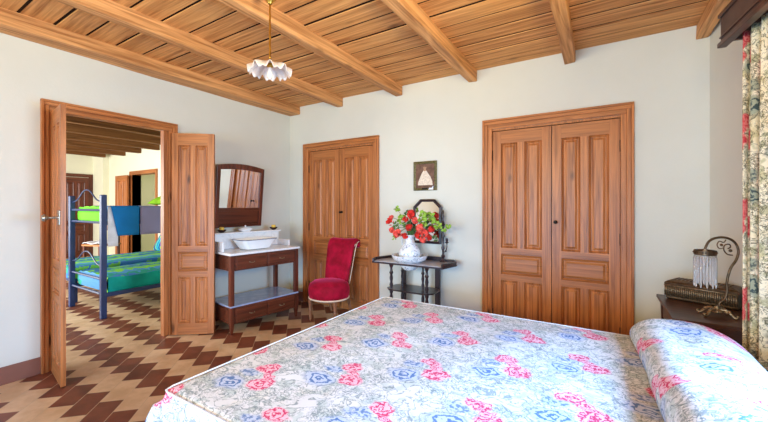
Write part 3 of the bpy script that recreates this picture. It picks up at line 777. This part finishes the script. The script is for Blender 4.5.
P_ = lambda u, v: ((u-411.5)*.0112, (237-v)*.0107)     # spread of the sprays around the jug's neck
sm_ = MB()
fl_ = [(392, 224, .035, 'petal'), (396, 232, .03, 'petal2'), (404, 235, .042, 'petal2'), (409, 238, .03, 'petal'), (415, 229, .032, 'petal'), (427, 229, .036, 'petal2'), (424, 236, .04, 'petal'), (431, 234, .036, 'petal2'), (418, 216, .04, 'petal'), (434, 238, .028, 'petal'), (421, 222, .03, 'petal2'), (412, 221, .026, 'petal'), (394, 219, .022, 'petal2'), (437, 230, .03, 'petal'), (430, 240, .03, 'petal2')]
for i, (u_, v_, r_, mt) in enumerate(fl_):
    x_, z_ = P_(u_, v_); c_3 = (x_, -.05-.03*(i % 3), z_); flower(c_3, r_*1.25, M[mt]); sm_.tube(stem((x_*.15, -.005, .05), (c_3[0]*.97, c_3[1]+.01, c_3[2]-.01)), .0025, 5)
lf_ = [(398, 211, .03, 'leaf'), (400, 227, .035, 'leafd'), (407, 219, .03, 'leaf'), (409, 227, .032, 'leafd'), (427, 220, .032, 'leaf'), (432, 217, .036, 'leaf'), (436, 223, .034, 'leaf'), (430, 225, .03, 'leaf'), (444, 226, .03, 'leaf'), (452, 227, .022, 'leaf'), (448, 231, .02, 'leaf'), (400, 239, .022, 'leaf'), (413, 225, .03, 'leafd'), (404, 224, .028, 'leaf'), (438, 216, .022, 'leaf'), (420, 232, .03, 'leafd'), (411, 214, .022, 'leafd'), (441, 238, .022, 'leafd')]
for i, (u_, v_, r_, mt) in enumerate(lf_):
    x_, z_ = P_(u_, v_); c_3 = (x_, -.02-.035*(i % 3), z_); leafobj(c_3, r_*1.25, M[mt], i); sm_.tube(stem((x_*.15, -.005, .05), (c_3[0]*.97, c_3[1]+.01, c_3[2]-.01)), .002, 5)
sm_.build('stems', M['leafd'], bq, smooth=True)
# toilet mirror
tm = thing('dressing_mirror', 'black octagonal swing mirror on turned posts behind the flowers', 'mirror', (-1.632, 3.543, .7505))
def octo(hx, zc, hz, c): return [(-hx, zc-hz), (hx, zc-hz), (hx, zc+hz-c), (hx-c, zc+hz), (-hx+c, zc+hz), (-hx, zc+hz-c)]
m = MB(); T2 = Matrix.Rotation(math.radians(-3), 4, 'X'); m.M = T2
o1, o2 = octo(.172, .43, .245, .085), octo(.143, .43, .216, .072)
k = len(o1)
lo = [[(x, -.02, z) for x, z in o1], [(x, -.028, z) for x, z in [((a[0]+b[0])/2, (a[1]+b[1])/2) for a, b in zip(o1, o2)]], [(x, -.02, z) for x, z in o2], [(x, 0, z) for x, z in o2], [(x, 0, z) for x, z in o1]]
m.loft(lo, closed=True); m.build('frame', M['ebony'], tm, bevel=.001)
m = MB(); m.M = T2; xz_prism(m, o2, -.010, -.004); m.build('mirror_glass', M['mirror'], tm)
PP = [(.018, .02), (.012, .04), (.02, .06), (.012, .08), (.01, .12), (.018, .15), (.01, .18), (.009, .25), (.017, .28), (.009, .31), (.009, .36), (.017, .39), (.02, .405), (.01, .42), (.008, .46), (.014, .49), (.008, .51), (.012, .535), (.001, .56)]
for s in (-1, 1):
    MB().lathe([(r*1.15, z) for r, z in PP], 12, (s*.197, -.01, 0)).build('post', M['ebony'], tm, smooth='auto')
    MB().tube([(s*.172, -.01, .41), (s*.185, -.01, .41)], .006, 8).build('pivot_knob', M['ebony'], tm)
    MB().loft([[(s*.197-.03, -.038, 0), (s*.197+.03, -.038, 0), (s*.197+.03, .006, 0), (s*.197-.03, .004, 0)], [(s*.197-.018, -.026, .022), (s*.197+.018, -.026, .022), (s*.197+.018, .004, .022), (s*.197-.018, .004, .022)]]).build('foot', M['ebony'], tm, bevel=.003)
MB().box(-.175, .175, -.018, 0, .03, .05).build('cross_rail', M['ebony'], tm, bevel=.002)
cm = MB(); cm.tube(catmull([(.20, -.02, .10), (.235, -.03, .12), (.25, -.035, .16), (.25, -.035, .20)], 4), .005, 6); cm.lathe([(.004, 0), (.018, .01), (.02, .018), (.008, .02), (.014, .035), (.014, .055), (.004, .06)], 12, (.25, -.035, .20)); cm.ball((.235, -.03, .12), .012)
cm.build('candle_arm', M['ebony'], tm, smooth='auto')

# picture
pc = thing('framed_picture', 'small olive framed devotional print hung on the wall over the dressing mirror', 'picture', (-1.68, BY-.001, 1.69), math.radians(0))
pw, ph = .143, .165
m = MB()
lo = [[(-a, -d, -b), (a, -d, -b), (a, -d, b), (-a, -d, b)] for a, b, d in ((pw, ph, 0), (pw, ph, .014), (pw-.012, ph-.012, .02), (pw-.03, ph-.03, .012), (pw-.03, ph-.03, 0))]
m.loft(lo, closed=True); m.build('frame', plain('olive_gilt_frame', rgb(100, 92, 56), .45, .4, .2, .4, 60), pc)
MB().box(-pw+.03, pw-.03, -.008, -.002, -ph+.03, ph-.03).build('print', plain('brown_print_ground', rgb(112, 84, 70), .7, .2, 0, .25, 20), pc)
m = MB()
robe = [(-.088, -.105), (.092, -.105), (.088, -.06), (.065, -.01), (.025, .045), (.015, .06), (-.02, .06), (-.04, .03), (-.06, -.01), (-.082, -.06)]
xz_prism(m, robe, -.0095, -.008)
xz_prism(m, [(.045+.014*math.cos(a*PI/5)-.005, -.01+.016*math.sin(a*PI/5)) for a in range(10)], -.0105, -.0095)
m.build('robed_figure', plain('pale_robe_print', rgb(222, 206, 188), .7, .2, 0, .16, 70), pc)
m = MB(); xz_prism(m, [(-.002+.016*math.cos(a*PI/6), .07+.019*math.sin(a*PI/6)) for a in range(12)], -.011, -.0096)
xz_prism(m, [(-.02, .082), (.016, .082), (.02, .104), (.008, .096), (-.002, .108), (-.012, .096), (-.024, .104)], -.0105, -.0095)
m.build('figure_head', plain('warm_print_tone', rgb(178, 140, 112), .7, .2), pc)
m = MB().box(-.035, .035, -.022, -.0205, -ph+.012, -ph+.028); m.build('title_plate', M['iron'], pc)
m = MB(); m.add([(.045, -.0215, -ph+.008), (.105, -.0215, -ph+.008), (.105, -.0215, -ph+.05), (.085, -.0215, -ph+.028), (.06, -.0215, -ph+.03)], [(0, 1, 2, 3, 4)]); m.build('paper_corner', M['linen'], pc, solid=.001, fix=False)

# ------------------------------------------------------------------ bedside table, casket, bead lamp
NZ = .70
ns_ = thing('bedside_table', 'dark walnut bedside table between the bed and the wall by the curtain', 'table', (.57, 2.93, 0))
x0, x1, y0, y1 = -.215, .21, -.335, .335
m = MB(); m.prism([(x0, y0), (x1, y0), (.20, y1), (x0, y1)], NZ-.022, NZ); 
m.v = [(min(v[0], rx(2.93+v[1])-.57-.012), v[1], v[2]) for v in m.v]
m.build('tabletop', M['walnut'], ns_, bevel=.004)
m = MB().box(x0+.03, .13, y0+.03, y0+.05, NZ-.15, NZ-.024).box(x0+.03, .13, y1-.05, y1-.03, NZ-.15, NZ-.024).box(x0+.03, x0+.05, y0+.05, y1-.05, NZ-.15, NZ-.024).box(.11, .13, y0+.05, y1-.05, NZ-.15, NZ-.024)
m.build('apron', M['walnut'], ns_, bevel=.002)
for x, yy in ((x0+.02, y0+.02), (.10, y0+.02), (x0+.02, y1-.06), (.10, y1-.06)):
    MB().loft([[(x+a, yy+b, z) for a, b in ((o, o), (.04-o, o), (.04-o, .04-o), (o, .04-o))] for z, o in ((0, .01), (NZ-.16, .004), (NZ-.024, 0))]).build('leg', M['walnut'], ns_)
MB().box(x0+.03, .12, y0+.03, y1-.03, .22, .24).build('lower_shelf', M['walnut'], ns_)

cs = thing('trinket_casket', 'dark studded casket with a metal fringe behind the bead lamp', 'box', (.395, 3.145, NZ+.001), math.radians(-25))
m = MB(); CLn, CDp = .365, .165
def crect(i, z, f=0): return [(i, i, z), (CLn-i, i, z), (CLn-i, CDp-i, z), (i, CDp-i, z)]
m.loft([crect(.004, 0), crect(0, .01), crect(0, .098)]); m.build('casket_body', M['bronze'], cs, bevel=.003)
m = MB(); m.loft([crect(-.006, .0985), crect(-.008, .113), crect(.006, .125), crect(.03, .135), crect(.035, .134)])
for i in range(14):
    for j in range(5): m.ball((.040+i*.0215, .042+j*.020, .1355), .0055, 6, .6)
m.build('casket_lid', M['bronze'], cs, bevel=.002)
m = MB()
for i in range(34):
    x = .006+i*(CLn-.012)/33; m.tube([(x, -.006, .095), (x, -.009, .06), (x, -.007, .022)], [.0035, .0028, .004], 5)
for i in range(12):
    yv = .006+i*(CDp-.012)/11; m.tube([(-.006, yv, .095), (-.009, yv, .06), (-.007, yv, .022)], [.0035, .0028, .004], 5)
m.tube([(CLn, -.007, .096), (-.007, -.007, .096), (-.007, CDp, .096)], .005, 6)
m.build('metal_fringe', M['pewter'], cs, smooth=True)

LPZ = 1.06
lp = thing('bead_lamp', 'bronze table lamp with swan-neck stem and hanging glass rods on the bedside table', 'lamp', (.588, 2.79, NZ+.001), math.radians(8)); lp.scale = (1, 1, 1.05)
# local x runs to the curtain side
m = MB()
m.lathe([(.001, .02), (.028, .02), (.034, .026), (.026, .036), (.014, .042), (.01, .055), (.001, .056)], 18)
for k in range(4):
    a = PI/4+k*PI/2; c_, s_ = math.cos(a), math.sin(a)
    pts = catmull([(0.01*c_, .01*s_, .035), (.045*c_, .035*s_, .04), (.075*c_, .055*s_, .018), (.095*c_, .065*s_, .006), (.105*c_, .072*s_, .014), (.098*c_, .067*s_, .02)], 5)
    m.tube(pts, [.009-.004*i/len(pts) for i in range(len(pts))], 7); m.ball((.06*c_, .045*s_, .034), .011, 8, .8); m.ball((.03*c_+.01, .05*s_, .03), .009, 8)
m.build('lamp_base', M['pewter'], lp, smooth='auto')
st = catmull([(.01, 0, .05), (.012, 0, .075), (.035, 0, .10), (.045, 0, .14), (.045, 0, .20), (.06, 0, .27), (.085, 0, .32), (.095, 0, .37), (.08, 0, .415), (.045, 0, .44), (0.0, 0, .44), (-.035, 0, .42), (-.052, 0, .385), (-.055, 0, .37)], 6)
m = MB().tube(st, .0065, 8); m.build('lamp_stem', M['bronze'], lp, smooth=True)
m = MB()
m.tube(catmull([(.07, 0, .345), (.045, 0, .35), (.03, 0, .375), (.035, 0, .40), (.055, 0, .405), (.06, 0, .39), (.048, 0, .38)], 5), .0035, 6)
m.tube(catmull([(.03, 0, .385), (.01, 0, .38), (0, 0, .40), (.01, 0, .42), (.03, 0, .415), (.04, 0, .43)], 5), .003, 6)
m.ball((.06, 0, .37), .009); m.ball((.02, 0, .40), .008)
m.build('scroll_ornament', M['bronze'], lp, smooth=True)
SX = -.055
m = MB(); R_ = .050
m.loft([[(SX+r*math.cos(2*PI*k/32), r*math.sin(2*PI*k/32), z) for k in range(32)] for r, z in ((R_, .34), (R_+.003, .343), (R_+.003, .366), (R_, .368), (R_-.003, .366), (R_-.003, .34))], closed=True)
for k in range(4): m.tube([(SX, 0, .372), (SX+R_*math.cos(k*PI/2+.4), R_*math.sin(k*PI/2+.4), .364)], .003, 6)
for k in range(24): m.ball((SX+(R_+.003)*math.cos(k*PI/12), (R_+.003)*math.sin(k*PI/12), .355), .0045, 6)
m.build('shade_ring', M['bronze'], lp, smooth='auto')
for k in range(22):
    a = 2*PI*k/22; ln = .15 if k % 2 else .17; xx, yy = SX+(R_-.001)*math.cos(a), (R_-.001)*math.sin(a)
    MB().tube([(xx, yy, .338), (xx, yy, .330), (xx, yy, .326), (xx, yy, .34-ln), (xx, yy, .332-ln), (xx, yy, .326-ln)], [.0015, .002, .0048, .0048, .003, .001], 6).build('glass_rod', M['crystal'], lp, smooth=True)
MB().lathe([(.010, .372), (.012, .345), (.011, .34), (.018, .325), (.024, .30), (.018, .28), (.001, .272)], 14, (SX, 0, 0)).build('bulb', M['opal'], lp, smooth='auto')

# ------------------------------------------------------------------ curtain and valance
cur = MB()
def cpos(u, v):
    s = u; yv = 2.50 - .46*u + .012*math.sin(u*40)
    z = .06 + 2.16*v
    gather = .6+.4*v
    amp = .024*(1-.2*v)
    xx = .628 + (2.46-yv)*.1153 + amp*math.sin(u*2*PI*5.2+.6*math.sin(v*3)) + .006*math.sin(u*2*PI*11+v*2)
    yv += .012*math.cos(u*2*PI*5.2)*1.2
    return (xx, yv, z)
cur.grid(cpos, 150, 40, lambda u, v: (u*1.0, .06+2.16*v))
co = cur.build('curtain', M['curtain'], smooth=True, fix=False, solid=.003)
tag(co, 'gathered floral curtain in tan, olive and red hanging under the dark valance', 'curtain')
va = thing('valance', 'dark wooden pelmet box with moulded lower edge over the curtain', 'pelmet', (.545, 2.52, 2.19), ang)
m = MB()
m.box(0, .02, -1.75, 0, .025, .17).box(.02, .26, -.02, 0, .025, .17).box(.02, .26, -1.75, -1.73, .025, .17); m.build('front_board', M['greyv'], va, bevel=.002)
m = MB().box(-.012, .026, -1.76, .010, 0, .025).box(-.008, .0, -1.75, 0, .045, .055).box(-.012, .0, -1.75, .004, .155, .175)
m.build('moulding', M['walnut'], va, bevel=.004)
MB().box(.02, .26, -1.73, -.02, .15, .168).build('top_board', M['greyv'], va)

# ------------------------------------------------------------------ pendant lamp
pl = thing('pendant_lamp', 'ruffled opal glass pendant lamp hanging on a brass rod from the ceiling', 'lamp', (-1.83, 1.55, 0))
MB().lathe([(.001, 2.665), (.012, 2.665), (.02, 2.68), (.04, 2.70), (.048, 2.74), (.05, 2.759)], 20).build('canopy', M['brass'], pl, smooth='auto')
pts = [(.0012*math.cos(i*.9), .0012*math.sin(i*.9), 2.665-i*.0102) for i in range(36)]
MB().tube(pts, .006, 6).build('rod', M['brass'], pl, smooth=True)
MB().lathe([(.001, 2.312), (.008, 2.31), (.012, 2.295), (.02, 2.288), (.022, 2.26), (.014, 2.25)], 16).build('socket_cap', M['brass'], pl, smooth='auto')
m = MB()
def shd(u, v):
    a = 2*PI*u; r = .02+.113*v**.8; ruff = math.cos(a*9)
    rr = r*(1+.06*ruff*v**2); z = 2.278 - .035*v**1.3 - .022*v**5 + .013*ruff*v**2 + .012*math.cos(18*a)*v**4
    return (rr*math.cos(a), rr*math.sin(a), z)
m.grid(shd, 180, 16); m.build('glass_shade', M['opal'], pl, smooth=True, fix=False, solid=.003)
MB().lathe([(.011, 2.25), (.012, 2.235), (.020, 2.21), (.018, 2.185), (.001, 2.172)], 14).build('bulb', M['opal'], pl, smooth='auto')

# ------------------------------------------------------------------ bunk bed
bk = thing('bunk_bed', 'navy steel bunk bed seen through the open doorway', 'bunk bed', (-5.55, 1.80, 0))
bxs = (-.49, .49); L = 2.05
for x in bxs:
    for yy in (0, L):
        MB().box(x-.03, x+.03, yy-.03, yy+.03, .0, 1.485).build('post', M['navy'], bk, bevel=.008)
for yy in (0, L):
    m = MB()
    for z in (.29, .47, 1.15, 1.30): m.tube([(-.49, yy, z), (.49, yy, z)], .015, 8)
    for z in (.62, 1.40): 
        m.tube(catmull([(-.47, yy, z), (-.30, yy, z+.03), (-.12, yy, z+.13), (0, yy, z+.155), (.12, yy, z+.13), (.30, yy, z+.03), (.47, yy, z)], 6), .008, 8)
    m.build('end_rail', M['navy'], bk, smooth='auto')
for x in bxs:
    for z in (.285, 1.15): MB().box(x-.015, x+.015, .03, L-.03, z-.03, z+.02).build('side_rail', M['navy'], bk, bevel=.003)
for z in (.295, 1.15):
    m = MB()
    for i in range(12): m.box(-.475, .475, .1+i*.165, .14+i*.165, z-.02, z-.005)
    m.build('slats', M['navy'], bk)
for z, mats, lab in ((.295, (M['cover'], M['teal'], M['cover_end']), ('lower bunk mattress in a green and blue streaked cover with teal side', 'lower')), (1.135, (M['cover'], M['blue_sheet'], M['lime_end']), ('upper bunk mattress in a lime and blue cover', 'upper'))):
    m = MB(); th = .175 if z < 1 else .19
    m.cur = 0
    n = 10
    def wob(a, b_): return .008*math.sin(a*9+b_*5)
    xx0, xx1, yy0, yy1 = -.455, .455, .06, L-.06
    m.cur = 0; m.grid(lambda a, b_: (xx0+(xx1-xx0)*a, yy0+(yy1-yy0)*b_, z+th+.02*math.sin(PI*a)+wob(a*3, b_*4)), 12, 24)
    m.cur = 1
    for xs in (xx0, xx1): m.grid(lambda a, b_: (xs+math.copysign(.012, xs)*math.sin(PI*b_), yy0+(yy1-yy0)*a, z+(th+wob((0 if xs < 0 else 1)*3, a*4))*b_), 24, 5)
    m.cur = 2
    for ys in (yy0, yy1): m.grid(lambda a, b_: (xx0+(xx1-xx0)*a, ys+(.012 if ys > 1 else -.012)*math.sin(PI*b_), z+(th+.02*math.sin(PI*a)+wob(a*3, 0 if ys < 1 else 4))*b_), 12, 5)
    m.cur = 0; m.grid(lambda a, b_: (xx0+(xx1-xx0)*a, yy0+(yy1-yy0)*b_, z), 1, 1)
    o = m.build('bunk_mattress', list(mats), smooth='auto', fix=False); o.location = (-5.55, 1.80, .002); tag(o, lab[0], 'mattress', None)
# hanging blankets on the upper bunk
def hang(y0, y1, z0, z1, mat, name, lab, x=-5.55+.535, taper=0.0):
    m = MB()
    def f(a, b_):
        yy = y0+(y1-y0)*a; zz = z0+(z1-z0)*b_
        if taper: yy = yy + taper*(1-b_)*(1-a)
        return (x+.006*math.sin(yy*14)*(1-b_)+(-.05 if b_ > .97 else 0)*0, yy, zz)
    m.grid(f, 20, 10)
    m.grid(lambda a, b_: (x-b_*.16, y0+(y1-y0)*a, z1+.004*math.sin(b_*3)), 20, 4)
    o = m.build(name, mat, smooth='auto', fix=False, solid=.004); tag(o, lab, 'sheet' if 'sheet' in lab else 'blanket')
hang(1.86, 2.165, .985, 1.348, M['blue_sheet'], 'blanket', 'bright blue sheet hanging over the side of the upper bunk', taper=.07)
hang(1.835, 1.94, .86, 1.34, M['linen'], 'white_sheet', 'white sheet hanging behind the navy post of the upper bunk', x=-5.55+.515)
hang(2.18, 3.0, .985, 1.348, M['lav'], 'blanket', 'grey lilac blanket hanging over the side of the upper bunk, next to the blue sheet')
def pillow(name, loc, rot, sx, sy, sz, mat, lab):
    m = MB(); nU, nV = 20, 14
    for sg in (1, -1):
        def f(a, b_):
            x, y = 2*a-1, 2*b_-1; h = ((1-abs(x)**4)*(1-abs(y)**4))**.5
            return (x*sx*(1-.06*(1-abs(y)**2)*0), y*sy, sg*sz*h)
        m.grid(f, nU, nV)
    o = m.build(name, mat, smooth=True); o.location = loc; o.rotation_euler = rot; tag(o, lab, 'pillow')
M['pilprint'] = bunkmat('lime_blue_pillow_print', [(0, rgb(30, 90, 170)), (.25, rgb(140, 220, 60)), (.38, rgb(40, 150, 200)), (.6, rgb(20, 110, 190)), (.72, rgb(60, 200, 170)), (.85, rgb(30, 70, 150))], 0, 5)
pillow('bunk_pillow', (-6.95, 3.50, .72), (math.radians(62), 0, 0), .34, .24, .07, M['pilprint'], 'blue and lime patterned pillow propped up at the head of the low bed')
pillow('bunk_pillow', (-5.42, 2.75, 1.47), (math.radians(25), 0, 0), .28, .2, .05, M['lime'], 'lime green pillow on the upper bunk')
sb = thing('single_bed', 'low single bed with a blue green cover standing behind the bunk bed', 'bed', (-6.75, 2.85, 0))
m = MB()
for a in (-1, 1):
    for b_ in (-1, 1): MB().box(a*.5-.02, a*.5+.02, b_*.95-.02, b_*.95+.02, 0, .30).build('leg', M['navy'], sb)
MB().box(-.54, .54, -1.0, 1.0, .302, .335).build('bed_frame', M['navy'], sb)
m = MB(); m.loft([rrect2 for rrect2 in [[(x*f, y*g, z) for x, y in ((-.55, -1.02), (.55, -1.02), (.55, 1.02), (-.55, 1.02))] for z, f, g in ((.337, 1, 1), (.47, 1, 1), (.50, .93, .97))]])
m.build('mattress', M['cover'], sb, bevel=.02, seg=3)
# small stool beyond the bunk
sl_ = thing('wooden_chair', 'small brown wooden chair with a white cloth standing beyond the bunk bed', 'chair', (-7.68, 2.71, 0), math.radians(20))
MB().box(-.2, .2, -.2, .2, .64, .67).build('seat', M['pine_h'], sl_, bevel=.005)
for a in (-1, 1):
    for b_ in (-1, 1): MB().box(a*.17-.018, a*.17+.018, b_*.17-.018, b_*.17+.018, 0, .638 if b_ < 0 else 1.05).build('leg', M['mahog_z'], sl_)
MB().box(-.15, .15, .16, .18, .9, 1.04).build('back_rail', M['mahog'], sl_)
cl_ = MB().grid(lambda a, b_: (-.19+.38*a, -.19+.3*b_, .69+.012*math.sin(a*9+b_*4)+.03*b_*b_), 12, 8).build('folded_towel', M['linen'], smooth=True, fix=False, solid=.01)
cl_.location = (-7.68, 2.71, 0); cl_.rotation_euler = (0, 0, math.radians(20)); tag(cl_, 'white cloth draped on the brown chair beyond the bunk bed', 'towel')

# ------------------------------------------------------------------ light
def area(name, loc, rot, sx, sy, e, col, spread=PI):
    d = bpy.data.lights.new(name, 'AREA'); d.shape = 'RECTANGLE'; d.size = sx; d.size_y = sy; d.energy = e; d.color = col; d.spread = spread
    o = bpy.data.objects.new(name, d); COL.objects.link(o); o.location = loc; o.rotation_euler = rot; return o
R = math.radians
area('added_cool_light_rear', ((F0+F1)/2, FY-.02, .85), (R(76), 0, 0), 3.3, 1.3, 126, (.28, .58, 1.0), 2.2)  # added cool light in the made-up rear opening, tints the lower walls
area('added_warm_light_rear', ((F0+F1)/2, FY-.01, 1.9), (R(112), 0, 0), 3.3, .7, 104, (1.0, .87, .50), 2.2)  # added warm light in the made-up rear opening, tints upper walls and ceiling
area('daylight_window_right_sky', (rx(1.3)-.02, 1.3, 1.25), (R(74), 0, PI/2+ang), 1.2, .55, 68, (.28, .56, 1.0), 2.3)
area('daylight_window_right_ground', (rx(1.3)-.03, 1.3, 1.82), (R(112), 0, PI/2+ang), 1.2, .5, 40, (1.0, .87, .46), 2.3)
area('added_light_bunkroom', (-7.9, -.48, 1.5), (R(92), 0, 0), 5.2, 1.7, 360, (1.0, .99, .93))  # added light at the made-up bunk room window
area('hall_light', (-9.3, 4.95, 2.38), (0, 0, 0), 1.0, .6, 8, (1, .95, .85))
wd = bpy.data.worlds.new('World'); SC.world = wd; wd.use_nodes = True
bg = wd.node_tree.nodes['Background']
bg.inputs[0].default_value = (.72, .82, 1.0, 1); bg.inputs[1].default_value = .9

# ------------------------------------------------------------------ camera
cam = bpy.data.cameras.new('camera'); co_ = bpy.data.objects.new('camera', cam); COL.objects.link(co_)
co_.location = (0, 0, 1.35); co_.rotation_euler = (PI/2, 0, math.atan2(216, 350))
cam.sensor_width = 36; cam.lens = 350/768*36; cam.shift_y = -5/768; cam.clip_start = .02
SC.camera = co_
SC.view_settings.view_transform = 'Standard'; SC.view_settings.look = 'None'; SC.view_settings.gamma = 1; SC.view_settings.use_curve_mapping = False
SC.view_settings.exposure = 0.0
SC.cycles.max_bounces = 8; SC.cycles.diffuse_bounces = 5; SC.cycles.sample_clamp_indirect = 4
SC.cycles.use_denoising = True
